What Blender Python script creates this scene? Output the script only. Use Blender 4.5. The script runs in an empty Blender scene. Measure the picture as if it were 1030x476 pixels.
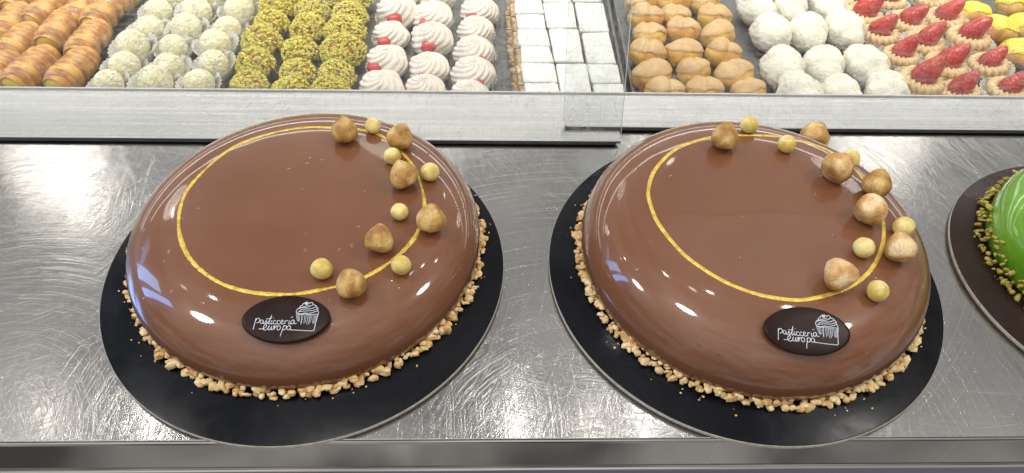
import bpy, bmesh, math, random
from mathutils import Vector, Matrix, noise
random.seed(7)
PI = math.pi
S = bpy.context.scene
COL = S.collection

# ------------------------------------------------------------------ camera
FPX = 746.93; CX = 515.0; CY = 238.0
CR = Vector((0.99951164, -0.01833994, 0.02530085)).normalized()
CW = Vector((0.0310896, 0.66524613, -0.74597656)).normalized()
CU = CR.cross(CW).normalized()
CO = Vector((0, 0, 0.4495))
cam_d = bpy.data.cameras.new('camera'); cam = bpy.data.objects.new('camera', cam_d); COL.objects.link(cam)
cam_d.sensor_width = 36; cam_d.lens = FPX / 1030 * 36; cam_d.clip_end = 60; cam_d.clip_start = 0.01
m = Matrix((CR, CU, -CW)).transposed().to_4x4(); m.translation = CO
cam.matrix_world = m
S.camera = cam

def ray(px, py):
    return (CW + CR * ((px - CX) / FPX) + CU * ((CY - py) / FPX)).normalized()
def at(px, py, z=0.0):
    d = ray(px, py)
    return CO + d * ((z - CO.z) / d.z)

# ------------------------------------------------------------------ object helpers
def tag(o, label=None, cat=None, group=None, kind=None):
    if label: o['label'] = label
    if cat: o['category'] = cat
    if group: o['group'] = group
    if kind: o['kind'] = kind
    return o
def empty(name, loc, label, cat, group=None):
    o = bpy.data.objects.new(name, None); COL.objects.link(o); o.location = loc
    o.empty_display_size = 0.02
    return tag(o, label, cat, group)
def link(name, bm, mat, parent=None, smooth=True, loc=None):
    me = bpy.data.meshes.new(name); bm.normal_update(); bm.to_mesh(me); bm.free()
    for mm in (mat if isinstance(mat, (list, tuple)) else [mat]): me.materials.append(mm)
    if smooth:
        for p in me.polygons: p.use_smooth = True
    o = bpy.data.objects.new(name, me); COL.objects.link(o)
    if parent: o.parent = parent
    if loc is not None: o.location = loc
    return o
def bevel(o, w=0.0008, seg=2):
    b = o.modifiers.new('bevel', 'BEVEL'); b.width = w; b.segments = seg; b.limit_method = 'ANGLE'; b.angle_limit = math.radians(40)
    return o
def box(bm, x0, x1, y0, y1, z0, z1):
    v = [bm.verts.new((x, y, z)) for z in (z0, z1) for y in (y0, y1) for x in (x0, x1)]
    for f in ((0, 2, 3, 1), (4, 5, 7, 6), (0, 1, 5, 4), (2, 6, 7, 3), (0, 4, 6, 2), (1, 3, 7, 5)):
        bm.faces.new([v[i] for i in f])
def lathe(bm, prof, n=64, cx=0, cy=0, fr=None):
    rings = []
    for k, (r, z) in enumerate(prof):
        if r < 1e-6: rings.append([bm.verts.new((cx, cy, z))]); continue
        rings.append([bm.verts.new((cx + r * (fr(k, 2*PI*i/n) if fr else 1) * math.cos(2*PI*i/n), cy + r * (fr(k, 2*PI*i/n) if fr else 1) * math.sin(2*PI*i/n), z)) for i in range(n)])
    for a, b in zip(rings[:-1], rings[1:]):
        if len(a) == 1 and len(b) > 1:
            for i in range(n): bm.faces.new((a[0], b[(i+1) % n], b[i]))
        elif len(b) == 1:
            for i in range(n): bm.faces.new((a[i], a[(i+1) % n], b[0]))
        else:
            for i in range(n): bm.faces.new((a[i], a[(i+1) % n], b[(i+1) % n], b[i]))
    bmesh.ops.recalc_face_normals(bm, faces=bm.faces)
def ribbon(bm, pts, nrm, w, h, close=False):
    """a raised strip: pts along a surface with normals nrm, half width w (number or list), height h"""
    n = len(pts); rows = []
    for i in range(n):
        a = pts[(i-1) % n] if (close or i > 0) else pts[i]
        b = pts[(i+1) % n] if (close or i < n-1) else pts[i]
        t = (b - a)
        if t.length < 1e-9: t = Vector((1, 0, 0))
        t.normalize(); N = nrm[i]; s = N.cross(t).normalized()
        ww = w[i] if isinstance(w, list) else w
        rows.append([bm.verts.new(pts[i] + s*ww*c + N*h*e) for c, e in ((1, -.3), (.75, .75), (0, 1), (-.75, .75), (-1, -.3))])
    rng = range(n) if close else range(n-1)
    for i in rng:
        A, B = rows[i], rows[(i+1) % n]
        for k in range(4): bm.faces.new((A[k], B[k], B[k+1], A[k+1]))
    if not close:
        bm.faces.new(rows[0]); bm.faces.new(rows[-1][::-1])
    bmesh.ops.recalc_face_normals(bm, faces=bm.faces)
def copy_tree(o, parent=None):
    c = o.copy(); COL.objects.link(c)
    if parent: c.parent = parent
    for ch in [x for x in o.children]: copy_tree(ch, c)
    return c
def smoothstep(a, b, x):
    t = max(0, min(1, (x-a)/(b-a))); return t*t*(3-2*t)
def lump(bm, amp, freq, seed=0, center=Vector((0, 0, 0))):
    for v in bm.verts:
        d = v.co - center; 
        k = noise.noise(v.co*freq + Vector((seed*7.3, seed*1.7, seed*3.1)))
        v.co += d.normalized()*k*amp

# ------------------------------------------------------------------ materials
def mat(name):
    m = bpy.data.materials.new(name); m.use_nodes = True
    nt = m.node_tree; return m, nt, nt.nodes['Principled BSDF']
def N(nt, t, **k):
    n = nt.nodes.new(t)
    for a, b in k.items():
        if a in n.inputs.keys(): n.inputs[a].default_value = b
        else: setattr(n, a, b)
    return n
def L(nt, a, b): nt.links.new(a, b)
def ramp(nt, fac, stops):
    r = nt.nodes.new('ShaderNodeValToRGB'); e = r.color_ramp.elements
    while len(e) < len(stops): e.new(0.5)
    for i, (p, c) in enumerate(stops):
        e[i].position = p; e[i].color = (*c, 1) if len(c) == 3 else c
    if fac is not None: L(nt, fac, r.inputs[0])
    return r
def noise_mat(name, stops, scale=60, detail=4, rough=.5, bump=0.0, bscale=200, bdist=.001, spec=.5, coat=0, sss=0, kind='noise', metal=0, scol=(1,.7,.4)):
    m, nt, p = mat(name)
    tc = N(nt, 'ShaderNodeTexCoord')
    if kind == 'noise': t = N(nt, 'ShaderNodeTexNoise', Scale=scale, Detail=detail); fac = t.outputs['Fac']
    else: t = N(nt, 'ShaderNodeTexVoronoi', Scale=scale); fac = t.outputs['Color']
    # vary the pattern from copy to copy
    oi = N(nt, 'ShaderNodeObjectInfo'); ad = N(nt, 'ShaderNodeVectorMath', operation='ADD')
    L(nt, tc.outputs['Object'], ad.inputs[0]); L(nt, oi.outputs['Random'], ad.inputs[1])
    L(nt, ad.outputs[0], t.inputs['Vector'])
    r = ramp(nt, fac, stops); L(nt, r.outputs[0], p.inputs['Base Color'])
    p.inputs['Roughness'].default_value = rough; p.inputs['Specular IOR Level'].default_value = spec
    p.inputs['Coat Weight'].default_value = coat; p.inputs['Coat Roughness'].default_value = .1
    p.inputs['Metallic'].default_value = metal
    if sss:
        p.inputs['Subsurface Weight'].default_value = sss; p.inputs['Subsurface Scale'].default_value = .004
        p.inputs['Subsurface Radius'].default_value = scol
    if bump:
        b = N(nt, 'ShaderNodeTexNoise', Scale=bscale, Detail=3.0); L(nt, ad.outputs[0], b.inputs['Vector'])
        bp = N(nt, 'ShaderNodeBump', Strength=bump, Distance=bdist); L(nt, b.outputs['Fac'], bp.inputs['Height']); L(nt, bp.outputs[0], p.inputs['Normal'])
    return m

def steel(name, base, rough, dirs, amp, rings=(), blot=.04, streak=.3, aniso=0):
    """scratched sheet steel: bump made of long thin noise streaks in many directions and wiping arcs, the arcs also painting glint rings round lamp reflections"""
    m, nt, p = mat(name)
    p.inputs['Metallic'].default_value = 1
    tc = N(nt, 'ShaderNodeTexCoord'); P = tc.outputs['Object']
    total = None; peak = None
    def add(sock, w):
        nonlocal total, peak
        if peak is None: peak = sock
        else:
            mm = N(nt, 'ShaderNodeMath', operation='MAXIMUM'); L(nt, peak, mm.inputs[0]); L(nt, sock, mm.inputs[1]); peak = mm.outputs[0]
        mu = N(nt, 'ShaderNodeMath', operation='MULTIPLY'); L(nt, sock, mu.inputs[0]); mu.inputs[1].default_value = w
        if total is None: total = mu.outputs[0]
        else:
            a = N(nt, 'ShaderNodeMath', operation='ADD'); L(nt, total, a.inputs[0]); L(nt, mu.outputs[0], a.inputs[1]); total = a.outputs[0]
    for k, (ang, fine, long, w, lo) in enumerate(dirs):
        mp = N(nt, 'ShaderNodeMapping'); mp.inputs['Rotation'].default_value = (0, 0, math.radians(ang))
        mp.inputs['Location'].default_value = (k*3.3, k*1.9, k)
        L(nt, P, mp.inputs['Vector'])
        m2 = N(nt, 'ShaderNodeMapping'); m2.inputs['Scale'].default_value = (long, fine, 1); L(nt, mp.outputs[0], m2.inputs['Vector'])
        t = N(nt, 'ShaderNodeTexNoise', Scale=1.0, Detail=2.0, Roughness=.7, Distortion=.0); L(nt, m2.outputs[0], t.inputs['Vector'])
        r = N(nt, 'ShaderNodeMapRange'); r.inputs['From Min'].default_value = lo; r.inputs['From Max'].default_value = lo+.18
        L(nt, t.outputs['Fac'], r.inputs['Value']); add(r.outputs[0], w)
    for k, (x, y, fine, long, w, lo) in enumerate(rings):
        sb = N(nt, 'ShaderNodeVectorMath', operation='SUBTRACT'); L(nt, P, sb.inputs[0]); sb.inputs[1].default_value = (x, y, 0)
        ln = N(nt, 'ShaderNodeVectorMath', operation='LENGTH'); L(nt, sb.outputs[0], ln.inputs[0])
        sx = N(nt, 'ShaderNodeSeparateXYZ'); L(nt, sb.outputs[0], sx.inputs[0])
        an = N(nt, 'ShaderNodeMath', operation='ARCTAN2'); L(nt, sx.outputs['Y'], an.inputs[0]); L(nt, sx.outputs['X'], an.inputs[1])
        a2 = N(nt, 'ShaderNodeMath', operation='MULTIPLY'); L(nt, an.outputs[0], a2.inputs[0]); a2.inputs[1].default_value = long
        r2 = N(nt, 'ShaderNodeMath', operation='MULTIPLY'); L(nt, ln.outputs['Value'], r2.inputs[0]); r2.inputs[1].default_value = fine
        cb = N(nt, 'ShaderNodeCombineXYZ'); L(nt, r2.outputs[0], cb.inputs[0]); L(nt, a2.outputs[0], cb.inputs[1]); cb.inputs[2].default_value = k*5.1
        t = N(nt, 'ShaderNodeTexNoise', Scale=1.0, Detail=2.0, Roughness=.7); L(nt, cb.outputs[0], t.inputs['Vector'])
        r = N(nt, 'ShaderNodeMapRange'); r.inputs['From Min'].default_value = lo; r.inputs['From Max'].default_value = lo+.18
        L(nt, t.outputs['Fac'], r.inputs['Value']); add(r.outputs[0], w)
    bp = N(nt, 'ShaderNodeBump', Strength=1.0, Distance=amp); L(nt, total, bp.inputs['Height']); L(nt, bp.outputs[0], p.inputs['Normal'])
    n2 = N(nt, 'ShaderNodeTexNoise', Scale=9.0, Detail=5.0); L(nt, P, n2.inputs['Vector'])
    mr = N(nt, 'ShaderNodeMapRange'); mr.inputs['To Min'].default_value = rough-blot; mr.inputs['To Max'].default_value = rough+blot
    L(nt, n2.outputs['Fac'], mr.inputs['Value'])
    ns = len(dirs)+len(rings)
    sm = N(nt, 'ShaderNodeMath', operation='MULTIPLY_ADD'); L(nt, total, sm.inputs[0]); sm.inputs[1].default_value = streak*.12/ns; L(nt, mr.outputs[0], sm.inputs[2])
    L(nt, sm.outputs[0], p.inputs['Roughness'])
    c0 = ramp(nt, n2.outputs['Fac'], [(.3, tuple(b*.88 for b in base)), (.7, tuple(b*1.05 for b in base))])
    c = N(nt, 'ShaderNodeMixRGB'); pk = N(nt, 'ShaderNodeMath', operation='MULTIPLY'); L(nt, peak, pk.inputs[0]); pk.inputs[1].default_value = streak
    L(nt, pk.outputs[0], c.inputs[0]); L(nt, c0.outputs[0], c.inputs[1]); c.inputs[2].default_value = tuple(min(.92, b*1.75) for b in base)+(1,)
    if aniso:
        p.inputs['Anisotropic'].default_value = aniso; tg = N(nt, 'ShaderNodeCombineXYZ'); tg.inputs[1].default_value = 1; L(nt, tg.outputs[0], p.inputs['Tangent'])
    L(nt, c.outputs[0], p.inputs['Base Color'])
    return m

M_counter = steel('scratched_steel', (.47, .462, .45), .115,
    [(3, 620, 7, .8, .57), (-6, 560, 8, .7, .59), (12, 700, 9, .5, .61), (38, 800, 12, .35, .65), (64, 800, 13, .35, .65),
     (-33, 800, 11, .35, .65), (-62, 800, 10, .35, .65), (90, 800, 12, .35, .65), (25, 420, 14, .7, .68), (-48, 420, 16, .7, .69)],
    .000012,
    rings=[(-.375, .42, 760, 2.2, 2.0, .55), (-.34, .215, 760, 1.8, 2.4, .54), (.07, .19, 760, 1.8, 2.2, .54), (.10, .50, 760, 2.4, 1.4, .56), (.42, .33, 700, 2.4, .9, .58)], streak=.22, aniso=.8)  # arcs centred on lamp reflections, their glinting scratches painted lighter into the colour
M_ledge = steel('brushed_steel', (.52, .52, .515), .34,
    [(0, 500, 4, 1.0, .5), (1, 900, 8, .7, .5), (0, 160, 3, 1.4, .46), (30, 900, 14, .3, .64), (-40, 900, 14, .3, .65)], .00003, streak=.3)
M_apron = steel('polished_steel', (.40, .385, .36), .08, [(0, 400, 3, 1.0, .52), (4, 700, 7, .5, .62), (-14, 700, 9, .4, .66)], .000012, streak=.25)

m, nt, p = mat('milk_chocolate_glaze'); M_glaze = m
tc = N(nt, 'ShaderNodeTexCoord')
t = N(nt, 'ShaderNodeTexNoise', Scale=14.0, Detail=3.0); L(nt, tc.outputs['Object'], t.inputs['Vector'])
r = ramp(nt, t.outputs['Fac'], [(.3, (.160, .065, .031)), (.7, (.190, .078, .038))]); L(nt, r.outputs[0], p.inputs['Base Color'])
p.inputs['Roughness'].default_value = .3; p.inputs['Specular IOR Level'].default_value = .15
p.inputs['Coat Weight'].default_value = 1.0; p.inputs['Coat Roughness'].default_value = .05
t1 = N(nt, 'ShaderNodeTexNoise', Scale=26.0, Detail=1.0); L(nt, tc.outputs['Object'], t1.inputs['Vector'])
v = N(nt, 'ShaderNodeTexVoronoi', Scale=85.0, Randomness=1.0); L(nt, tc.outputs['Object'], v.inputs['Vector'])
vr = N(nt, 'ShaderNodeMapRange'); vr.inputs['From Min'].default_value = .0; vr.inputs['From Max'].default_value = .13; vr.inputs['To Min'].default_value = 1; vr.inputs['To Max'].default_value = 0
L(nt, v.outputs['Distance'], vr.inputs['Value'])
sc = N(nt, 'ShaderNodeSeparateColor'); L(nt, v.outputs['Color'], sc.inputs[0])
gt = N(nt, 'ShaderNodeMath', operation='GREATER_THAN'); L(nt, sc.outputs[0], gt.inputs[0]); gt.inputs[1].default_value = .5
mu = N(nt, 'ShaderNodeMath', operation='MULTIPLY'); L(nt, vr.outputs[0], mu.inputs[0]); L(nt, gt.outputs[0], mu.inputs[1])
b1 = N(nt, 'ShaderNodeBump', Strength=.35, Distance=.0006); L(nt, t1.outputs['Fac'], b1.inputs['Height'])
b2 = N(nt, 'ShaderNodeBump', Strength=.9, Distance=.0006); L(nt, mu.outputs[0], b2.inputs['Height']); L(nt, b1.outputs[0], b2.inputs['Normal'])
L(nt, b2.outputs[0], p.inputs['Normal']); L(nt, b2.outputs[0], p.inputs['Coat Normal'])

M_green = noise_mat('green_mirror_glaze', [(.35, (.08, .24, .010)), (.65, (.16, .36, .025))], scale=22, rough=.12, bump=.5, bscale=30, bdist=.002, coat=.8)
M_gold = noise_mat('gold_paint', [(.3, (.52, .33, .035)), (.6, (.80, .58, .10))], scale=260, rough=.42, bump=.8, bscale=900, bdist=.0004, metal=.35)
M_hazel = noise_mat('roasted_hazelnut', [(.34, (.30, .14, .03)), (.5, (.50, .29, .08)), (.66, (.70, .49, .20))], scale=95, detail=5, rough=.48, bump=.5, bscale=420, bdist=.0008, spec=.4)
M_hazel_pale = noise_mat('blanched_hazelnut', [(.34, (.38, .18, .045)), (.5, (.62, .37, .14)), (.64, (.80, .61, .35))], scale=80, detail=5, rough=.5, bump=.5, bscale=420, bdist=.0008, spec=.4)
for mm in (M_hazel, M_hazel_pale):
    nt = mm.node_tree; p = nt.nodes['Principled BSDF']; tc = N(nt, 'ShaderNodeTexCoord'); mp = N(nt, 'ShaderNodeMapping'); mp.inputs['Scale'].default_value = (420, 420, 45); L(nt, tc.outputs['Object'], mp.inputs[0])
    t = N(nt, 'ShaderNodeTexNoise', Scale=1.0, Detail=4.0, Distortion=1.5); L(nt, mp.outputs[0], t.inputs[0])
    r = ramp(nt, t.outputs['Fac'], [(.36, (.42, .30, .20)), (.52, (1, 1, 1)), (.7, (1.0, 1.0, 1.0))])
    mx = N(nt, 'ShaderNodeMixRGB', blend_type='MULTIPLY'); mx.inputs[0].default_value = .35
    lk = p.inputs['Base Color'].links[0].from_socket; L(nt, lk, mx.inputs[1]); L(nt, r.outputs[0], mx.inputs[2]); L(nt, mx.outputs[0], p.inputs['Base Color'])
    bp = N(nt, 'ShaderNodeBump', Strength=.6, Distance=.0006); L(nt, t.outputs['Fac'], bp.inputs['Height'])
    if p.inputs['Normal'].links: L(nt, p.inputs['Normal'].links[0].from_socket, bp.inputs['Normal'])
    L(nt, bp.outputs[0], p.inputs['Normal'])
M_pearl = noise_mat('gilded_crisp_pearl', [(.38, (.60, .42, .09)), (.6, (.80, .66, .26))], scale=110, detail=2, rough=.45, bump=.25, bscale=500, bdist=.0005, coat=.2)
M_nut = noise_mat('chopped_hazelnut', [(.3, (.42, .17, .04)), (.42, (.68, .43, .17)), (.6, (.84, .66, .36))], scale=120, rough=.55, bump=.4, bscale=700, bdist=.0005)
M_pist = noise_mat('pistachio_crumb', [(.25, (.33, .28, .03)), (.45, (.56, .48, .06)), (.62, (.72, .63, .15)), (.8, (.56, .48, .10))], scale=190, rough=.7, bump=.6, bscale=900, bdist=.0006)
M_pistn = noise_mat('chopped_pistachio', [(.3, (.22, .12, .015)), (.5, (.40, .32, .05)), (.7, (.54, .46, .12))], scale=90, rough=.55)
M_plaque = noise_mat('dark_chocolate', [(.3, (.014, .006, .005)), (.7, (.022, .010, .008))], scale=60, rough=.34, spec=.12, bump=.15, bscale=120, bdist=.001)
M_ink = noise_mat('white_cocoa_ink', [(.3, (.52, .56, .62)), (.7, (.70, .74, .80))], scale=500, rough=.6)
def board_mat(name, a, b, rough):
    m = noise_mat(name, [(.3, a), (.7, b)], scale=30, rough=rough, bump=.25, bscale=35, bdist=.0006, spec=.13)
    nt = m.node_tree; p = nt.nodes['Principled BSDF']; tc = N(nt, 'ShaderNodeTexCoord'); t = N(nt, 'ShaderNodeTexNoise', Scale=16.0, Detail=6.0, Roughness=.65, Distortion=.6); L(nt, tc.outputs['Object'], t.inputs[0])
    mr = N(nt, 'ShaderNodeMapRange'); mr.inputs['From Min'].default_value = .35; mr.inputs['From Max'].default_value = .7; mr.inputs['To Min'].default_value = rough*.6; mr.inputs['To Max'].default_value = rough*2
    L(nt, t.outputs['Fac'], mr.inputs['Value']); L(nt, mr.outputs[0], p.inputs['Roughness'])
    return m
M_board = board_mat('black_coated_card', (.0035, .004, .006), (.006, .007, .010), .22)
M_boardb = board_mat('brown_coated_card', (.018, .010, .007), (.030, .017, .013), .25)
M_edge = noise_mat('raw_card_edge', [(.3, (.34, .31, .26)), (.7, (.52, .48, .42))], scale=300, rough=.8)
M_pastry = None
m, nt, p = mat('baked_puff_pastry'); M_pastry = m     # layered, browned on the ridges
tc = N(nt, 'ShaderNodeTexCoord'); mp = N(nt, 'ShaderNodeMapping'); mp.inputs['Scale'].default_value = (190, 30, 30); L(nt, tc.outputs['Object'], mp.inputs[0])
t = N(nt, 'ShaderNodeTexNoise', Scale=1.0, Detail=3.0); L(nt, mp.outputs[0], t.inputs[0])
t2 = N(nt, 'ShaderNodeTexNoise', Scale=70.0, Detail=3.0); L(nt, tc.outputs['Object'], t2.inputs[0])
mx = N(nt, 'ShaderNodeMath', operation='ADD'); L(nt, t.outputs['Fac'], mx.inputs[0]); L(nt, t2.outputs['Fac'], mx.inputs[1])
h = N(nt, 'ShaderNodeMath', operation='MULTIPLY'); L(nt, mx.outputs[0], h.inputs[0]); h.inputs[1].default_value = .5
r = ramp(nt, h.outputs[0], [(.38, (.25, .075, .010)), (.47, (.48, .20, .028)), (.58, (.72, .40, .08))]); L(nt, r.outputs[0], p.inputs['Base Color'])
p.inputs['Roughness'].default_value = .42; p.inputs['Coat Weight'].default_value = .15; p.inputs['Coat Roughness'].default_value = .2
bp = N(nt, 'ShaderNodeBump', Strength=.5, Distance=.0008); L(nt, t.outputs['Fac'], bp.inputs['Height']); L(nt, bp.outputs[0], p.inputs['Normal'])

M_custard = noise_mat('custard', [(.3, (.72, .46, .06)), (.7, (.84, .62, .14))], scale=60, rough=.4)
M_bun = noise_mat('choux_bun', [(.3, (.48, .21, .04)), (.5, (.68, .38, .08)), (.7, (.80, .58, .12))], scale=50, rough=.5, bump=.4, bscale=150, bdist=.0015)
M_caramel = noise_mat('caramel_fondant', [(.3, (.52, .32, .13)), (.7, (.62, .41, .19))], scale=45, rough=.45, bump=.2, bscale=120, bdist=.001, sss=.1)
M_yellow = noise_mat('yellow_icing', [(.3, (.72, .58, .03)), (.7, (.80, .68, .06))], scale=40, rough=.35, bump=.25, bscale=120, bdist=.001)
M_white = noise_mat('sugared_cream', [(.3, (.70, .66, .54)), (.7, (.80, .78, .67))], scale=70, rough=.75, bump=.35, bscale=330, bdist=.0012, sss=.15)
M_cream = noise_mat('whipped_cream', [(.3, (.70, .61, .53)), (.7, (.78, .71, .63))], scale=50, rough=.5, sss=.2, bump=.2, bscale=200, bdist=.0006)
M_cherry = noise_mat('candied_cherry', [(.3, (.45, .012, .02)), (.7, (.62, .05, .05))], scale=90, rough=.2, coat=.5)
M_coco = noise_mat('grated_coconut', [(.3, (.74, .66, .36)), (.55, (.82, .77, .52)), (.7, (.88, .86, .74))], scale=150, detail=5, rough=.75, bump=.9, bscale=420, bdist=.0014)
M_sugar = noise_mat('icing_sugar', [(.3, (.70, .69, .66)), (.7, (.80, .79, .76))], scale=60, rough=.9, bump=.5, bscale=600, bdist=.0006)
M_flake = noise_mat('flaky_layers', [(.3, (.16, .08, .03)), (.5, (.42, .26, .12)), (.7, (.70, .55, .36))], scale=130, detail=5, rough=.7, bump=.9, bscale=300, bdist=.003)
M_tartcream = noise_mat('piped_custard_cream', [(.3, (.66, .46, .22)), (.7, (.78, .60, .34))], scale=60, rough=.5, sss=.1)
m = noise_mat('strawberry_flesh', [(.3, (.36, .006, .006)), (.6, (.52, .018, .010)), (.75, (.60, .06, .02))], scale=60, rough=.3, coat=.3); M_straw = m
nt = m.node_tree; p = nt.nodes['Principled BSDF']; tc = N(nt, 'ShaderNodeTexCoord'); v = N(nt, 'ShaderNodeTexVoronoi', Scale=330.0); L(nt, tc.outputs['Object'], v.inputs[0])
bp = N(nt, 'ShaderNodeBump', Strength=.6, Distance=.001); L(nt, v.outputs['Distance'], bp.inputs['Height']); L(nt, bp.outputs[0], p.inputs['Normal'])
sr = ramp(nt, v.outputs['Distance'], [(.10, (1, 1, 1)), (.2, (0, 0, 0))]); mx = N(nt, 'ShaderNodeMixRGB'); L(nt, sr.outputs[0], mx.inputs[0]); L(nt, p.inputs['Base Color'].links[0].from_socket, mx.inputs[1]); mx.inputs[2].default_value = (.70, .45, .12, 1); L(nt, mx.outputs[0], p.inputs['Base Color'])
M_tray = steel('worn_tray_steel', (.20, .20, .20), .45, [(20, 900, 60, 1, .55), (-30, 900, 60, 1, .55), (70, 900, 60, 1, .55)], .0004)
M_trayrim = noise_mat('pale_tray_rim', [(.3, (.50, .48, .48)), (.7, (.62, .60, .60))], scale=40, rough=.4)
M_dark = noise_mat('dark_gap_shade', [(.3, (.018, .015, .017)), (.7, (.035, .03, .033))], scale=80, rough=.6)  # dark colour painted for the shaded gap under each pane
M_navy = noise_mat('slate_cabinet_paint', [(.3, (.10, .115, .15)), (.7, (.13, .145, .19))], scale=8, rough=.4)

# thin waxed cups
m, nt, p = mat('translucent_cup_paper'); M_cup = m
p.inputs['Base Color'].default_value = (.82, .80, .72, 1); p.inputs['Roughness'].default_value = .35
p.inputs['Alpha'].default_value = .45
tc = N(nt, 'ShaderNodeTexCoord'); t = N(nt, 'ShaderNodeTexNoise', Scale=60.0, Detail=2.0); L(nt, tc.outputs['Object'], t.inputs[0])
ar = N(nt, 'ShaderNodeMapRange'); ar.inputs['To Min'].default_value = .42; ar.inputs['To Max'].default_value = .75; L(nt, t.outputs['Fac'], ar.inputs['Value']); L(nt, ar.outputs[0], p.inputs['Alpha'])

# glass pane: clear, with a film of fine wiping scratches
def glass(name, film, edge=(.5, .6, .55)):
    m = bpy.data.materials.new(name); m.use_nodes = True; nt = m.node_tree; nt.nodes.clear()
    out = N(nt, 'ShaderNodeOutputMaterial'); tr = N(nt, 'ShaderNodeBsdfTransparent'); tr.inputs[0].default_value = (.95, .96, .955, 1)
    gl = N(nt, 'ShaderNodeBsdfGlossy', Roughness=.03); df = N(nt, 'ShaderNodeBsdfDiffuse'); df.inputs[0].default_value = (.75, .75, .72, 1)
    fr = N(nt, 'ShaderNodeFresnel', IOR=1.45)
    tc0 = N(nt, 'ShaderNodeTexCoord'); tc = N(nt, 'ShaderNodeMapping'); tc.inputs['Rotation'].default_value = (-PI/2, 0, 0); L(nt, tc0.outputs['Object'], tc.inputs[0]); tot = None
    for k, (ang, w, lo) in enumerate([(0, .5, .55), (90, .5, .57), (35, .6, .6), (-40, .6, .6), (62, .5, .6), (-70, .5, .6)]):
        mp = N(nt, 'ShaderNodeMapping'); mp.inputs['Rotation'].default_value = (0, 0, math.radians(ang)); mp.inputs['Location'].default_value = (k, k*2, 0); L(nt, tc.outputs[0], mp.inputs[0])
        m2 = N(nt, 'ShaderNodeMapping'); m2.inputs['Scale'].default_value = (40, 900, 1); L(nt, mp.outputs[0], m2.inputs[0])
        t = N(nt, 'ShaderNodeTexNoise', Scale=1.0, Detail=2.0); L(nt, m2.outputs[0], t.inputs[0])
        r = N(nt, 'ShaderNodeMapRange'); r.inputs['From Min'].default_value = lo; r.inputs['From Max'].default_value = lo+.16; r.inputs['To Max'].default_value = w
        L(nt, t.outputs['Fac'], r.inputs['Value'])
        if tot is None: tot = r.outputs[0]
        else:
            a = N(nt, 'ShaderNodeMath', operation='ADD'); L(nt, tot, a.inputs[0]); L(nt, r.outputs[0], a.inputs[1]); tot = a.outputs[0]
    big = N(nt, 'ShaderNodeTexNoise', Scale=7.0, Detail=3.0); L(nt, tc.outputs[0], big.inputs[0])
    br = N(nt, 'ShaderNodeMapRange'); br.inputs['From Min'].default_value = .35; br.inputs['From Max'].default_value = .7; br.inputs['To Min'].default_value = .25; L(nt, big.outputs['Fac'], br.inputs['Value'])
    mu = N(nt, 'ShaderNodeMath', operation='MULTIPLY'); L(nt, tot, mu.inputs[0]); L(nt, br.outputs[0], mu.inputs[1])
    m3 = N(nt, 'ShaderNodeMath', operation='MULTIPLY_ADD'); L(nt, mu.outputs[0], m3.inputs[0]); m3.inputs[1].default_value = film; m3.inputs[2].default_value = .012
    a = N(nt, 'ShaderNodeMixShader'); L(nt, m3.outputs[0], a.inputs[0]); L(nt, tr.outputs[0], a.inputs[1]); L(nt, df.outputs[0], a.inputs[2])
    geo = N(nt, 'ShaderNodeNewGeometry'); nb = N(nt, 'ShaderNodeMath', operation='SUBTRACT'); nb.inputs[0].default_value = 1; L(nt, geo.outputs['Backfacing'], nb.inputs[1])
    ff = N(nt, 'ShaderNodeMath', operation='MULTIPLY'); L(nt, fr.outputs[0], ff.inputs[0]); L(nt, nb.outputs[0], ff.inputs[1])
    b = N(nt, 'ShaderNodeMixShader'); L(nt, ff.outputs[0], b.inputs[0]); L(nt, a.outputs[0], b.inputs[1]); L(nt, gl.outputs[0], b.inputs[2])
    L(nt, b.outputs[0], out.inputs[0]); return m
M_glass = glass('wiped_display_glass', .5)
m, nt, p = mat('glass_cut_edge'); M_gedge = m
p.inputs['Base Color'].default_value = (.42, .44, .42, 1); p.inputs['Roughness'].default_value = .25

# ------------------------------------------------------------------ counter
XL, XR = -1.1, 1.2
bm = bmesh.new(); box(bm, XL, XR, .2238, .5870, -.0015, 0)
o = link('counter_top', bm, M_counter, smooth=False); bevel(o, .0006); tag(o, kind='structure')
bm = bmesh.new()     # folded front lip: narrow roll, then an apron, then a return
pr = [(.2238, -.0018), (.2229, -.0024), (.2225, -.0045), (.2245, -.0062), (.2245, -.0425), (.2238, -.0440), (.2225, -.0445), (.2225, -.046), (.2500, -.046), (.2500, -.0018)]
a = [bm.verts.new((XL, y, z)) for y, z in pr]; b = [bm.verts.new((XR, y, z)) for y, z in pr]
for i in range(len(pr)):
    j = (i+1) % len(pr); bm.faces.new((a[i], b[i], b[j], a[j]))
bm.faces.new(a[::-1]); bm.faces.new(b); bmesh.ops.recalc_face_normals(bm, faces=bm.faces)
o = link('counter_edge', bm, M_apron, smooth=False); bevel(o, .0004); tag(o, kind='structure')
bm = bmesh.new(); box(bm, XL, XR, .2232, .26, -.5, -.0463)
o = link('counter_base', bm, M_navy, smooth=False); tag(o, kind='structure')

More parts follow.
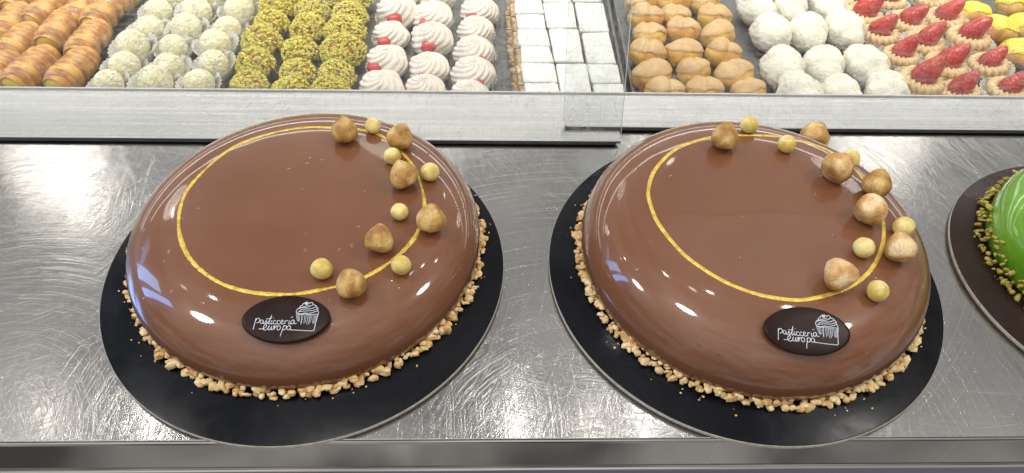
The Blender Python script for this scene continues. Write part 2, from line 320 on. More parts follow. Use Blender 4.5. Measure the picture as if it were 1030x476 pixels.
# ------------------------------------------------------------------ display case behind the counter
case = empty('display_case', (0, .59, -.04), 'long steel pastry display well behind the glass, sunk below the counter', 'display case')
def part(name, bm, mt, parent, smooth=False, bw=0):
    o = link(name, bm, mt, parent, smooth); o.matrix_parent_inverse = Matrix.Translation(-parent.location) ; 
    if bw: bevel(o, bw)
    return o
bm = bmesh.new(); XJ = at(624, 141).x; box(bm, XL, XJ, .5172, .5865, .0004, .0016); box(bm, XJ+.0001, XR, .5374, .5865, .0004, .0016); part('ledge', bm, M_ledge, case)
bm = bmesh.new(); box(bm, XL, XR, .5866, .5886, -.055, .0032); part('lip', bm, M_trayrim, case, bw=.0006)
bm = bmesh.new(); box(bm, XL, XR, .5887, 1.05, -.057, -.055); part('floor_panel', bm, M_tray, case)
bm = bmesh.new(); box(bm, XL, XR, 1.05, 1.053, -.057, .10); part('back_panel', bm, M_ledge, case)

TZ = -.034
def tray(x0, x1, y0, y1, label, rim, mt=M_tray):
    bm = bmesh.new(); h = .010; w = .0035
    box(bm, x0, x1, y0, y1, TZ-.002, TZ)
    t = empty('pastry_tray', ((x0+x1)/2, (y0+y1)/2, TZ), label, 'tray', 'steel pastry trays')
    part('tray_floor', bm, mt, t)
    bm = bmesh.new()
    box(bm, x0-w, x0-.0002, y0-w, y1+w, TZ-.0022, TZ+h); box(bm, x1+.0002, x1+w, y0-w, y1+w, TZ-.0022, TZ+h)
    box(bm, x0, x1, y0-w, y0-.0002, TZ-.0022, TZ+h); box(bm, x0, x1, y1+.0002, y1+w, TZ-.0022, TZ+h)
    part('tray_rim', bm, rim, t, bw=.0006)
tray(-.90, -.012, .605, 1.03, 'wide steel tray of horns, coconut pralines, pistachio puffs and cream tarts at left', M_trayrim)
tray(.005, .140, .605, 1.03, 'narrow steel tray under the sugar dusted slices in the middle', M_tray)
tray(.152, 1.0, .605, 1.03, 'wide steel tray of beige, white, strawberry and yellow pastries at right', M_tray)

# sliding panes, leaning back
LEAN = .385
def pane(x0, x1, y, name, label, edge_side):
    t = empty(name, ((x0+x1)/2, y, .0032), label, 'glass pane', 'sliding display panes')
    t.rotation_euler = (-LEAN, 0, 0)
    hw = (x1-x0)/2; H = .42; th = .004; rc = .006
    bm = bmesh.new()   # rounded lower corners
    out = []
    for cx, cz, a0 in ((-hw+rc, rc, PI), (hw-rc, rc, 1.5*PI)):
        for k in range(7): a = a0 + k*PI/12; out.append((cx+rc*math.cos(a), cz+rc*math.sin(a)))
    out += [(hw, H), (-hw, H)]
    A = [bm.verts.new((x, -th/2, z)) for x, z in out]; B = [bm.verts.new((x, th/2, z)) for x, z in out]
    bm.faces.new(A); bm.faces.new(B[::-1])
    e = len(bm.faces)
    for i in range(len(out)):
        j = (i+1) % len(out); f = bm.faces.new((A[i], B[i], B[j], A[j])); f.material_index = 1
    bmesh.ops.recalc_face_normals(bm, faces=bm.faces)
    g = link('glass_sheet', bm, [M_glass, M_gedge], t, smooth=False)
    s = bmesh.new(); box(s, -hw+.002, hw-.004, -.0032, .0032, -.0028, -.0004)
    link('gap_shade_strip', s, M_dark, t, smooth=False)  # dark strip standing in for the shade in the gap below the glass
    return t
xr1 = at(623, 141, 0).x; xl2 = at(566, 131, 0).x
pane(-1.0, xr1, .5158, 'glass_pane', 'scratched glass pane at left, in front, overlapping its neighbour above the middle', 'r')
pane(xl2, 1.15, .5362, 'glass_pane', 'scratched glass pane at right, sliding behind the other pane', 'l')

# ------------------------------------------------------------------ cakes
class Cake:
    def __init__(s, c, rm, zm, H, rb, zb=.0056, n=6.0):
        s.c = Vector((c[0], c[1], 0)); s.rm = rm; s.zm = zm; s.H = H; s.rb = rb; s.zb = zb; s.n = n
    def z(s, r):
        q = min(1, r/s.rm); return s.zm + (s.H-s.zm)*math.sqrt(max(0, 1-q**s.n))
    def prof(s):
        P = [(0, s.H)]
        for i in range(1, 24): P.append((s.rm*.72*i/23, s.z(s.rm*.72*i/23)))
        t0 = math.asin(min(1, (s.z(s.rm*.72)-s.zm)/(s.H-s.zm)))
        for i in range(1, 41):
            t = t0*(1-i/40); sz = math.sin(t); r = s.rm*(1-sz*sz)**(1/s.n); P.append((r, s.zm+(s.H-s.zm)*sz))
        for i in range(1, 15):
            t = i/14*PI/2*.92; P.append((s.rb+(s.rm-s.rb)*math.cos(t), s.zm-(s.zm-s.zb)*math.sin(t)))
        P.append((s.rb-.004, s.zb)); P.append((0, s.zb)); return P
    def hit(s, px, py):
        d = ray(px, py); t = (s.H+.001-CO.z)/d.z
        for i in range(4000):
            p = CO + d*t; r = math.hypot(p.x-s.c.x, p.y-s.c.y)
            if r < s.rm and p.z <= s.z(r): break
            t += .0001
            if p.z < s.zm: break
        p = CO + d*t; return p, s.normal(p)
    def normal(s, p):
        r = max(1e-5, math.hypot(p.x-s.c.x, p.y-s.c.y)); r2 = min(r, s.rm*.999); e = 1e-4
        g = (s.z(r2)-s.z(r2-e))/e
        return Vector((-g*(p.x-s.c.x)/r, -g*(p.y-s.c.y)/r, 1)).normalized()
    def surf(s, p):
        return Vector((p.x, p.y, s.z(math.hypot(p.x-s.c.x, p.y-s.c.y))))
    def reflect(s, px, py):
        p, n = s.hit(px, py); d = ray(px, py); return p, d - 2*d.dot(n)*n

def chip(bm, loc, s, rnd):
    """a chopped nut fragment: an irregular chipped block"""
    pts = []
    e = Matrix.Rotation(rnd.uniform(0, 6.3), 3, 'X') @ Matrix.Rotation(rnd.uniform(0, 6.3), 3, 'Z')
    dims = (rnd.uniform(.8, 1.5), rnd.uniform(.65, 1.1), rnd.uniform(.5, .9))
    b = bmesh.new(); bmesh.ops.create_icosphere(b, subdivisions=1, radius=1)
    m = {}
    sh = rnd.random()*50
    for v in b.verts:
        k = 1+.45*noise.noise(v.co*1.3+Vector((sh, sh, 0)))
        c = Vector((v.co.x*dims[0], v.co.y*dims[1], v.co.z*dims[2]))*k
        c = Vector([max(-.75*d, min(.75*d, q)) for q, d in zip(c, dims)])
        m[v.index] = bm.verts.new(loc + (e @ c)*s)
    for f in b.faces: bm.faces.new([m[v.index] for v in f.verts])
    b.free()

def cake_thing(C, label, glaze, seed, green=False):
    base = empty('glazed_cake', (C.c.x, C.c.y, .0054), label, 'cake', None if green else 'chocolate cakes with hazelnuts')
    bm = bmesh.new(); lathe(bm, C.prof(), 160)
    if green:
        for v in bm.verts:
            if v.co.z > C.zm: v.co.z += .0022*math.sin(math.atan2(v.co.y, v.co.x)*9+v.co.x*60)*smoothstep(.3, .8, math.hypot(v.co.x, v.co.y)/C.rm)*smoothstep(1.0, .8, math.hypot(v.co.x, v.co.y)/C.rm)
            v.co.x *= 1+.012*noise.noise(v.co*30); v.co.y *= 1+.012*noise.noise(v.co*30)
    for v in bm.verts: v.co.z -= .0054
    g = link('glaze', bm, glaze, base)
    rnd = random.Random(seed)
    # chopped nuts round the foot: the 100 at the front each its own piece
    allp = []
    n = 470 if not green else 480
    for i in range(n):
        a = 2*PI*i/n + rnd.uniform(-.012, .012)
        if not green:
            lay = rnd.random()
            r = C.rm + rnd.uniform(-.003, .0032); z = (.0017 if lay < .5 else .0017+.0055*(1-(r-C.rm+.003)/.0085)) + rnd.uniform(0, .0014); s = .0021+.0021*rnd.random()**.8
        else:
            z = abs(rnd.gauss(0, .008)) + .0015; s = rnd.uniform(.0015, .0032)
            if z > .022: z = .008
            r = C.rm + .001 + (.004-.25*z if z < .012 else .0005) + rnd.uniform(-.001, .0015)
        allp.append((a, Vector((r*math.cos(a), r*math.sin(a), z)), s))
    front = -PI/2 if not green else PI*.95
    allp.sort(key=lambda q: abs((q[0]-front+PI) % (2*PI)-PI))
    nut = M_nut if not green else M_pistn; nm = 'nut_piece' if not green else 'pistachio_piece'
    for a, p, s in allp[:100]:
        bm = bmesh.new(); chip(bm, Vector((0, 0, 0)), s, rnd); o = link(nm, bm, nut, base, smooth=False, loc=p); bevel(o, s*.12, 1)
    bm = bmesh.new()
    for a, p, s in allp[100:]: chip(bm, p, s, rnd)
    for i in range(46):      # stray dust on the board
        a = rnd.uniform(0, 2*PI); r = C.rm + .004 + abs(rnd.gauss(0, .0045)); q = rnd.uniform(.0004, .0011)
        if r < C.rm+.017: chip(bm, Vector((r*math.cos(a), r*math.sin(a), q*.6-.0002)), q, rnd)
    o = link('nut_border', bm, nut, base, smooth=False); o['kind'] = 'stuff'
    return base, g

def board(c, R, label, mt, tilt=0):
    t = empty('cake_board', (c[0], c[1], 0), label, 'cake board', 'round cake boards')
    bm = bmesh.new(); lathe(bm, [(0, .0052), (R*.5, .0052), (R-.0012, .0052), (R-.0003, .0049)], 200); link('board_face', bm, mt, t)
    bm = bmesh.new(); lathe(bm, [(R-.0003, .00488), (R, .0046), (R, .0018), (R-.0004, .0015), (0, .0015)], 200); link('board_rim', bm, M_edge, t)
    return t
b1 = board((-.1384, .3669), .150, 'black round cake board under the left chocolate cake', M_board)
b2 = board((.1966, .3650), .150, 'black round cake board under the right chocolate cake', M_board)
b3 = board((.4993, .3555), .1294, 'dark brown round cake board under the green cake', M_boardb)

C1 = Cake((-.1387, .3855), .1320, .0165, .0500, .1255, n=7.5)
C2 = Cake((.2012, .3735), .1300, .0195, .0575, .1235, n=7.5)
C3 = Cake((.4965, .3700), .0960, .0180, .0500, .0930)
k1, g1 = cake_thing(C1, 'round milk chocolate glazed cake at left, gold circle painted on top', M_glaze, 3)
k2, g2 = cake_thing(C2, 'round milk chocolate glazed cake at right, thinner smooth gold circle on top', M_glaze, 5)
k3, g3 = cake_thing(C3, 'shiny green glazed cake cut off by the right edge, pistachios round its foot', M_green, 9, True)

# gold circle painted on the top of each cake
def catmull(P, n=14):
    out = []; L_ = len(P)
    for i in range(L_):
        a, b, c, d = P[i-1], P[i], P[(i+1) % L_], P[(i+2) % L_]
        for k in range(n):
            t = k/n; out.append(.5*((2*b)+(c-a)*t+(2*a-5*b+4*c-d)*t*t+(3*b-a-3*c+d)*t**3))
    return out
def gold(C, pts, parent, w, rough, seed):
    W = [C.hit(*p)[0] for p in pts]
    Q = catmull([Vector((p.x, p.y, 0)) for p in W])
    # smooth lightly
    for _ in range(6): Q = [(Q[i-1]+Q[i]*2+Q[(i+1) % len(Q)])/4 for i in range(len(Q))]
    fine = []
    for i in range(len(Q)):
        for k in range(4): fine.append(Q[i].lerp(Q[(i+1) % len(Q)], k/4))
    pts3 = [C.surf(p) for p in fine]; nr = [C.normal(p) for p in pts3]
    ws = [w*(1+rough*noise.noise(p*55+Vector((seed, 0, 0)))+rough*.7*noise.noise(p*420)) for p in pts3]
    o3 = Vector((parent.location.x, parent.location.y, parent.location.z))
    bm = bmesh.new(); ribbon(bm, [p-o3 for p in pts3], nr, ws, .00035, close=True)
    link('gold_circle', bm, M_gold, parent)
gold(C1, [(181, 210), (180, 232), (187, 254), (201, 271), (222, 285), (247, 293), (272, 296), (300, 295.5), (330, 290), (358, 283), (386, 268), (406, 252), (420, 234), (427, 210), (424, 188), (416, 168), (403, 152), (386, 138), (366, 131), (340, 129), (312, 128), (285, 131.5), (260, 138), (237, 147), (218, 160), (200, 177), (188, 192)], k1, .00140, .45, 1)
gold(C2, [(652, 193), (654, 205), (660, 221), (671, 237), (688, 256), (708, 271), (730, 284), (755, 294), (778, 299.5), (805, 302), (832, 297), (854, 289), (871, 277), (882, 262), (888, 245), (889, 228), (885, 210), (877, 193), (864, 175), (849, 161), (828, 149), (805, 142), (778, 137), (748, 136), (725, 136.5), (700, 142), (680, 150), (666, 162), (656, 176)], k2, .00155, .14, 4)

# oval chocolate plaque with white handwriting and a drawn cupcake
STROKES = [  # traced in the 846x476 enlargement of the left plaque (origin 250,300; 10.575 px per px)
 (1.0, [(48, 334), (52, 318), (60, 290), (70, 255), (78, 225), (84, 214)]),
 (1.0, [(74, 240), (88, 222), (104, 214), (118, 222), (120, 242), (104, 258), (84, 262)]),
 (1.0, [(158, 240), (144, 232), (128, 240), (122, 256), (132, 270), (148, 264), (158, 242), (154, 262), (160, 272), (174, 262), (190, 234)]),
 (1.0, [(190, 234), (192, 252), (198, 268), (184, 276), (176, 268)]),
 (1.0, [(198, 268), (216, 248), (234, 212), (248, 182), (232, 222), (214, 262), (218, 276), (236, 262)]),
 (.8, [(186, 222), (214, 220), (246, 214)]),
 (1.0, [(250, 236), (238, 264), (244, 276), (258, 266)]), (.9, [(262, 206), (266, 210)]),
 (1.0, [(292, 244), (280, 236), (267, 246), (263, 262), (272, 276), (290, 274), (300, 268)]),
 (1.0, [(332, 244), (320, 236), (307, 246), (303, 262), (312, 276), (330, 274), (342, 262)]),
 (1.0, [(342, 258), (360, 254), (368, 242), (356, 234), (344, 248), (347, 270), (362, 277), (380, 268)]),
 (1.0, [(392, 238), (388, 256), (384, 275)]), (1.0, [(387, 256), (397, 242), (412, 238), (420, 244)]),
 (1.0, [(436, 238), (430, 258), (428, 272), (438, 276), (450, 266)]), (.8, [(452, 206), (474, 200)]),
 (1.0, [(486, 240), (472, 232), (456, 244), (450, 260), (460, 274), (476, 266), (490, 240), (484, 262), (492, 274), (512, 266)]),
 (1.0, [(108, 326), (135, 328), (158, 322), (184, 308), (192, 290), (178, 282), (162, 300), (156, 324), (168, 340), (190, 336), (212, 316)]),
 (1.0, [(212, 316), (222, 292), (208, 324), (214, 338), (230, 332), (250, 296), (240, 322), (246, 338), (262, 326)]),
 (1.0, [(262, 326), (272, 294), (278, 304), (268, 338), (280, 312), (298, 294), (308, 304)]),
 (1.0, [(338, 300), (324, 292), (306, 308), (302, 328), (316, 340), (334, 328), (340, 306), (336, 298)]),
 (1.0, [(374, 292), (366, 320), (354, 352), (344, 380), (336, 408)]),
 (1.0, [(368, 312), (382, 294), (398, 294), (404, 308), (394, 328), (376, 338), (362, 332)]),
 (1.0, [(446, 300), (430, 292), (414, 304), (408, 322), (418, 338), (436, 330), (450, 302), (442, 326), (450, 340), (464, 336)]),
 (1.0, [(456, 336), (500, 340), (560, 344), (620, 347), (672, 349), (690, 346), (698, 334), (704, 306), (712, 272), (722, 232), (732, 200), (742, 172)]),
 (1.0, [(514, 162), (508, 148), (514, 124), (530, 108), (548, 98), (552, 84), (576, 74), (580, 62), (600, 50), (620, 42), (634, 46), (646, 56), (668, 46), (684, 52), (690, 68), (710, 76), (724, 90), (738, 110), (736, 132), (744, 150), (742, 170)]),
 (1.5, [(600, 58), (614, 54), (628, 58), (620, 66), (604, 64), (614, 58)]),
 (1.0, [(552, 98), (588, 102), (632, 96), (668, 82), (688, 68)]),
 (1.0, [(530, 118), (572, 96), (600, 88), (650, 74)]),
 (1.0, [(538, 142), (560, 124), (604, 116), (660, 114), (706, 98), (722, 88)]),
 (.9, [(520, 150), (570, 140), (620, 136), (680, 132), (736, 112)]),
 (1.0, [(512, 162), (560, 168), (604, 158), (640, 162), (690, 150), (738, 134)]),
 (1.0, [(514, 164), (548, 174), (600, 170), (640, 176), (690, 172), (742, 172)]),
] + [(.6, q) for q in ([(508, 168), (512, 205), (524, 248)], [(520, 176), (534, 244)], [(534, 178), (528, 246)], [(548, 178), (538, 250)], [(566, 180), (556, 282)], [(582, 176), (560, 270)],
   [(600, 178), (588, 276)], [(616, 178), (604, 262)], [(632, 180), (618, 284)], [(646, 180), (642, 276)], [(662, 180), (636, 280)], [(676, 180), (656, 262)], [(690, 180), (680, 268)], [(706, 180), (688, 276)], [(720, 180), (700, 270)], [(730, 182), (712, 262)])]
NLET = [i for i, q in enumerate(STROKES) if q[1][0] == (514, 162)][0]
def plane_hit(px, py, p0, n):
    d = ray(px, py); return CO + d*((p0-CO).dot(n)/d.dot(n))
def plaque(C, cpx, ext, label, strokes_local=None, lead=None):
    p, n = C.hit(*cpx)
    n = (n + Vector((0, -.02, 0))).normalized()
    p = p + n*.0028
    ex = Vector((1, 0, 0)) ; ex = (ex - n*ex.dot(n)).normalized(); ey = n.cross(ex)
    R3 = Matrix((ex, ey, n)).transposed().to_4x4()
    l, r_, t_, b_ = [plane_hit(*e, p, n) for e in ext]
    cen = (l+r_+t_+b_)/4
    a = (r_-l); hx = a.length/2; rot = math.atan2(a.dot(ey), a.dot(ex)); hy = abs((t_-b_).dot(ey))/2
    t = bpy.data.objects.new('chocolate_plaque', None); COL.objects.link(t); t.empty_display_size = .02
    R3.translation = cen; t.matrix_world = R3 @ Matrix.Rotation(rot, 4, 'Z')
    tag(t, label, 'plaque', 'oval chocolate plaques')
    # body: oval wafer, slightly pointed ends
    bm = bmesh.new()
    prof = [(0, .0012), (.5, .0012), (.93, .0012), (.975, .0010), (1, .0003), (1, -.0006), (.96, -.0012), (0, -.0012)]
    n_ = 96; rings = []
    for (q, z) in prof:
        if q == 0: rings.append([bm.verts.new((0, 0, z))]); continue
        row = []
        for i in range(n_):
            th = 2*PI*i/n_; row.append(bm.verts.new((hx*q*math.cos(th), hy*q*math.sin(th)*(1-.05*math.cos(th)**2), z)))
        rings.append(row)
    for A, B in zip(rings[:-1], rings[1:]):
        for i in range(n_):
            j = (i+1) % n_
            if len(A) == 1: bm.faces.new((A[0], B[i], B[j]))
            elif len(B) == 1: bm.faces.new((A[i], B[0], A[j]))
            else: bm.faces.new((A[i], B[i], B[j], A[j]))
    bmesh.ops.recalc_face_normals(bm, faces=bm.faces)
    link('wafer', bm, M_plaque, t)
    inv = t.matrix_world.inverted()
    if strokes_local is None:
        strokes_local = []
        top = cen + n*.0012
        for w, st in STROKES:
            pl = []
            for (sx, sy) in st:
                q = inv @ plane_hit(250+sx/10.575, 300+sy/10.575, top, n); pl.append((q.x/hx, q.y/hy))
            strokes_local.append((w, pl))
    for nm, sel in (('lettering', strokes_local[:NLET]), ('cupcake_drawing', strokes_local[NLET:])):
        bm = bmesh.new()
        for w, pl in sel:
            P = [Vector((x*hx, y*hy, .00125)) for x, y in pl]
            Q = []
            for i in range(len(P)-1):
                a_, b_, c_, d_ = P[max(0, i-1)], P[i], P[i+1], P[min(len(P)-1, i+2)]
                for k in range(5):
                    u = k/5; Q.append(.5*((2*b_)+(c_-a_)*u+(2*a_-5*b_+4*c_-d_)*u*u+(3*b_-a_-3*c_+d_)*u**3))
            Q.append(P[-1])
            ribbon(bm, Q, [Vector((0, 0, 1))]*len(Q), .00022*w, .00012)
        link(nm, bm, M_ink, t)
    return strokes_local
SL = plaque(C1, (288, 321.5), [(243.5, 321.5), (332.5, 320.5), (288, 298), (288, 346)], 'dark chocolate oval with white handwriting, on the front slope of the left cake')
plaque(C2, (811.5, 333.5), [(768, 331), (855, 335.5), (811, 309), (812, 358)], 'dark chocolate oval with white handwriting, on the front slope of the right cake', SL)

# hazelnuts and pearls
def hazel_mesh(seed, r):
    rnd = random.Random(seed); bm = bmesh.new(); bmesh.ops.create_icosphere(bm, subdivisions=4, radius=1)
    ph = rnd.random()*6; lob = rnd.choice((2, 3)); split = rnd.uniform(0, PI)
    for v in bm.verts:
        c = v.co.copy(); th = math.atan2(c.y, c.x); q = math.hypot(c.x, c.y)
        k = 1 + .035*math.sin(lob*th+ph)*q
        if c.z > 0: c.z *= 1 + .24*(c.z**3)           # the tip
        c.x *= (1-.22*max(0, v.co.z)**2); c.y *= (1-.22*max(0, v.co.z)**2)
        if c.z < -.55: c.z = -.55 + (c.z+.55)*.45       # flat scar
        # the seam between the two halves
        g = math.exp(-((q*math.sin(th-split))/.07)**2)*(.10 if seed % 2 == 0 else .05)*smoothstep(-.1, .8, v.co.z)
        k -= g
        k += .07*noise.noise(v.co*1.4+Vector((seed, 0, 0))) + .02*noise.noise(v.co*6+Vector((0, seed, 0)))
        v.co = c*k*r
    return bm
def rest_on(C, px, py, r):
    """centre of a ball of radius r standing on the glaze whose centre is seen at px, py"""
    p, n = C.hit(px, py); d = ray(px, py)
    for i in range(30):
        q = C.surf(p); n = C.normal(q); c = q + n*r*.93
        # slide the foot until the centre projects on the ray
        t = (c-CO).dot(d); e = CO + d*t - c
        p = p + Vector((e.x, e.y, 0)) + Vector((0, e.z*.3, 0))
    return c, n
HZ = [  # cake, px, py, radius in px, tip direction (x, y, z), pale, label
 (C1, 346, 132, 12, (.1, .3, .9), 0, 'cracked golden hazelnut on the back rim of the left cake, leftmost of its arc'),
 (C1, 402.5, 138, 12, (.3, .1, .9), 0, 'brown hazelnut with a dark seam at the back right of the left cake'),
 (C1, 406, 177, 13, (-.3, .3, .8), 0, 'mottled hazelnut inside the gold circle, between two pearls on the left cake'),
 (C1, 433.5, 221, 13.5, (.1, .3, .9), 0, 'pointed hazelnut just outside the gold circle on the right side of the left cake'),
 (C1, 381.5, 242.5, 13.5, (.1, .9, .5), 0, 'pointed hazelnut just inside the gold circle at the right front of the left cake'),
 (C1, 353.5, 286, 14, (-.2, .3, .9), 0, 'plump hazelnut standing on the gold line nearest the left plaque'),
 (C2, 729, 138.5, 12.5, (.1, .3, .9), 0, 'round tan hazelnut at the back of the right cake, leftmost of its arc'),
 (C2, 819.5, 138, 13.5, (.5, .9, .5), 0, 'oval brown hazelnut on the back rim of the right cake'),
 (C2, 841.5, 169, 14.5, (.8, .5, .4), 1, 'big skinned hazelnut lying on its side on the gold line of the right cake'),
 (C2, 882, 185.5, 13, (.1, .3, .95), 0, 'brown hazelnut at the right rim of the right cake, above a pale one'),
 (C2, 876, 211, 14.5, (-.9, -.2, .4), 1, 'pale patchy hazelnut touching the gold line at the right of the right cake'),
 (C2, 906, 250.5, 14.5, (.1, .8, .5), 1, 'pale angular hazelnut outside the gold circle on the right cake, under a pearl'),
 (C2, 843, 276.5, 15, (.7, -.4, .5), 1, 'whitish blanched hazelnut at the front inside the gold circle of the right cake')]
for i, (C, x, y, rp, tip, pale, lab) in enumerate(HZ):
    p, _ = C.hit(x, y); rr = rp*(p-CO).dot(CW)/FPX*1.06
    c, n = rest_on(C, x, y, rr)
    bm = hazel_mesh(i+11, rr); o = link('hazelnut', bm, M_hazel_pale if pale else M_hazel)
    o.location = c; o.rotation_mode = 'QUATERNION'; o.rotation_quaternion = Vector(tip).normalized().to_track_quat('Z', 'Y')
    tag(o, lab, 'hazelnut', 'hazelnuts on the chocolate cakes')
PL = [(C1, 375, 126.5, 7.6, 'small golden pearl at the back rim of the left cake, between two hazelnuts'),
 (C1, 394.5, 157, 8, 'golden pearl on the left cake inside the gold line, behind the mottled hazelnut'),
 (C1, 432.5, 173, 8.7, 'golden pearl on the left cake outside the gold circle, near the right rim'),
 (C1, 402, 213, 8.3, 'pale golden pearl inside the gold circle, alone at the right of the left cake'),
 (C1, 323.5, 270.5, 10.3, 'largest golden pearl of the left cake, inside the gold circle above the plaque'),
 (C1, 403.5, 266.5, 9.7, 'golden pearl at the front right of the left cake, just outside the gold circle'),
 (C2, 753.5, 125.5, 8, 'golden pearl standing on the very back rim of the right cake'),
 (C2, 791.5, 145, 8.4, 'golden pearl on the gold line at the back of the right cake'),
 (C2, 855.5, 160, 8.7, 'golden pearl half hidden behind the big skinned hazelnut on the right cake'),
 (C2, 869, 249, 9.7, 'pale pearl inside the gold circle at the right of the right cake'),
 (C2, 909, 228.5, 9.7, 'golden pearl at the right rim of the right cake, above the angular hazelnut'),
 (C2, 883, 292.5, 10.2, 'pale pearl at the front right of the right cake, outside the gold circle')]
for i, (C, x, y, rp, lab) in enumerate(PL):
    p, _ = C.hit(x, y); rr = rp*1.06*(p-CO).dot(CW)/FPX
    c, n = rest_on(C, x, y, rr)
    bm = bmesh.new(); bmesh.ops.create_icosphere(bm, subdivisions=4, radius=rr)
    for v in bm.verts: v.co *= 1+.05*noise.noise(v.co/rr*1.1+Vector((i*3, 0, 0))); v.co.z *= .95
    o = link('pearl', bm, M_pearl, loc=c); o.rotation_euler = (i, i*2, i*3)
    tag(o, lab, 'pearl', 'crisp pearls on the chocolate cakes')

# ------------------------------------------------------------------ pastries
ORD = ['first', 'second', 'third', 'fourth', 'fifth', 'sixth', 'seventh', 'eighth']
def place(proto_list, spots, z, group, labeller, jit=.2, rot=PI, k0=0):
    first = {}
    for i, s in enumerate(spots):
        pr = proto_list[(i*7+k0) % len(proto_list)]
        if id(pr) not in first: o = pr; first[id(pr)] = 1
        else: o = copy_tree(pr)
        p = at(s[0], s[1], z); o.location = (p.x, p.y, TZ+.0004)
        sc = 1+random.uniform(-jit, jit)*.5; o.scale = (sc*(1+random.uniform(-.04, .04)), sc, sc*(1+random.uniform(-jit, jit)*.5))
        o.rotation_euler = (random.uniform(-.09, .09), random.uniform(-.09, .09), random.uniform(-rot, rot))
        o['label'] = labeller(i, s); o['group'] = group
def proto(name, cat):
    o = bpy.data.objects.new(name, None); COL.objects.link(o); o.empty_display_size = .01; o['category'] = cat; return o
def grid_label(text, cols):
    def f(i, s): return f'{text}, {ORD[s[2]]} from the lip in the {cols[s[3]]} file'
    return f
def cup_bm(r0, r1, h, n=96, amp=.035, lobes=24):
    bm = bmesh.new()
    P = [(0, .0006), (r0, .0006), (r0+(r1-r0)*.5, h*.5), (r1, h), (r1+.0004, h+.0001), (r0+(r1-r0)*.5+.0005, h*.5), (r0+.0005, 0), (0, 0)]
    lathe(bm, P, n, fr=lambda k, a: 1+amp*math.cos(lobes*a)*(0 if P[k][1] < .001 else P[k][1]/h)+.03*math.cos(2*a+1)+.03*math.cos(3*a)*(P[k][1]/h))
    return bm

# 1 puff pastry horns
def make_horn(seed):
    t = proto('cream_horn', 'pastry'); Lh = .030; R = .0165
    bm = bmesh.new(); n = 40; rows = []; K = 90
    for k in range(K+1):
        u = k/K; x = -Lh + 2*Lh*u
        env = (1-abs(2*u-1)**5*.30)*(1-.10*u)
        row = []
        for i in range(n):
            a = 2*PI*i/n
            ph = u*6.6 + .35*math.cos(a+seed) - a/(2*PI)
            f = ph % 1.0
            rr = R*env*(.86+.17*(f/.82 if f < .82 else (1-f)/.18)**.7 + .06*noise.noise(Vector((math.cos(a)*2, math.sin(a)*2, u*6+seed*5))))
            row.append(bm.verts.new((x, rr*math.cos(a), R*.95+rr*.92*math.sin(a))))
        rows.append(row)
    for A, B in zip(rows[:-1], rows[1:]):
        for i in range(n): bm.faces.new((A[i], B[i], B[(i+1) % n], A[(i+1) % n]))
    bm.faces.new(rows[-1])
    # inner rim of the open front end
    inner = [bm.verts.new((-Lh+.002, v.co.y*.72, R*.95+(v.co.z-R*.95)*.72)) for v in rows[0]]
    for i in range(n): bm.faces.new((rows[0][i], rows[0][(i+1) % n], inner[(i+1) % n], inner[i]))
    bmesh.ops.recalc_face_normals(bm, faces=bm.faces)
    link('pastry_shell', bm, M_pastry, t)
    bm = bmesh.new(); bmesh.ops.create_uvsphere(bm, u_segments=20, v_segments=12, radius=R*.66)
    for v in bm.verts: v.co.x *= .45; v.co.x -= Lh-.003; v.co.z += R*.95
    link('custard_filling', bm, M_custard, t)
    return t
HORNS = [(73, 70, 84, 59, 0, 0), (89, 40, 98, 29, 1, 0), (106, 11, 114, 2, 2, 0), (128, -9, 136, -18, 3, 0),
         (32, 69, 44, 58, 0, 1), (59, 29, 68, 17, 1, 1), (83, 8, 90, 0, 2, 1), 
         (18, 45, 30, 33, 0, 2), (48, 8, 58, 0, 1, 2), (-4, 73, 6, 62, 0, 3), (12, 22, 20, 12, 1, 3), (26, -5, 34, -12, 2, 3), (-20, 44, -12, 34, 3, 3), (-14, 4, -6, -5, 4, 3)]
HP = [make_horn(s) for s in (1, 2, 3)]
for i, (x, y, x2, y2, a, b) in enumerate(HORNS):
    o = HP[i] if i < 3 else copy_tree(HP[i % 3])
    zc = TZ + .018; p = at(x, y, zc); q = at(x2, y2, zc); o.location = (p.x, p.y, TZ+.0006)
    o.rotation_euler = (0, 0, math.atan2(q.y-p.y, q.x-p.x)); s = random.uniform(.98, 1.12); o.scale = (s, s*1.05, s)
    o['label'] = f"ridged golden pastry horn, {ORD[a]} from the lip in the {['file beside the pralines', 'second file from the pralines', 'third file from the pralines', 'leftmost file'][b]}"
    o['group'] = 'golden puff pastry horns'

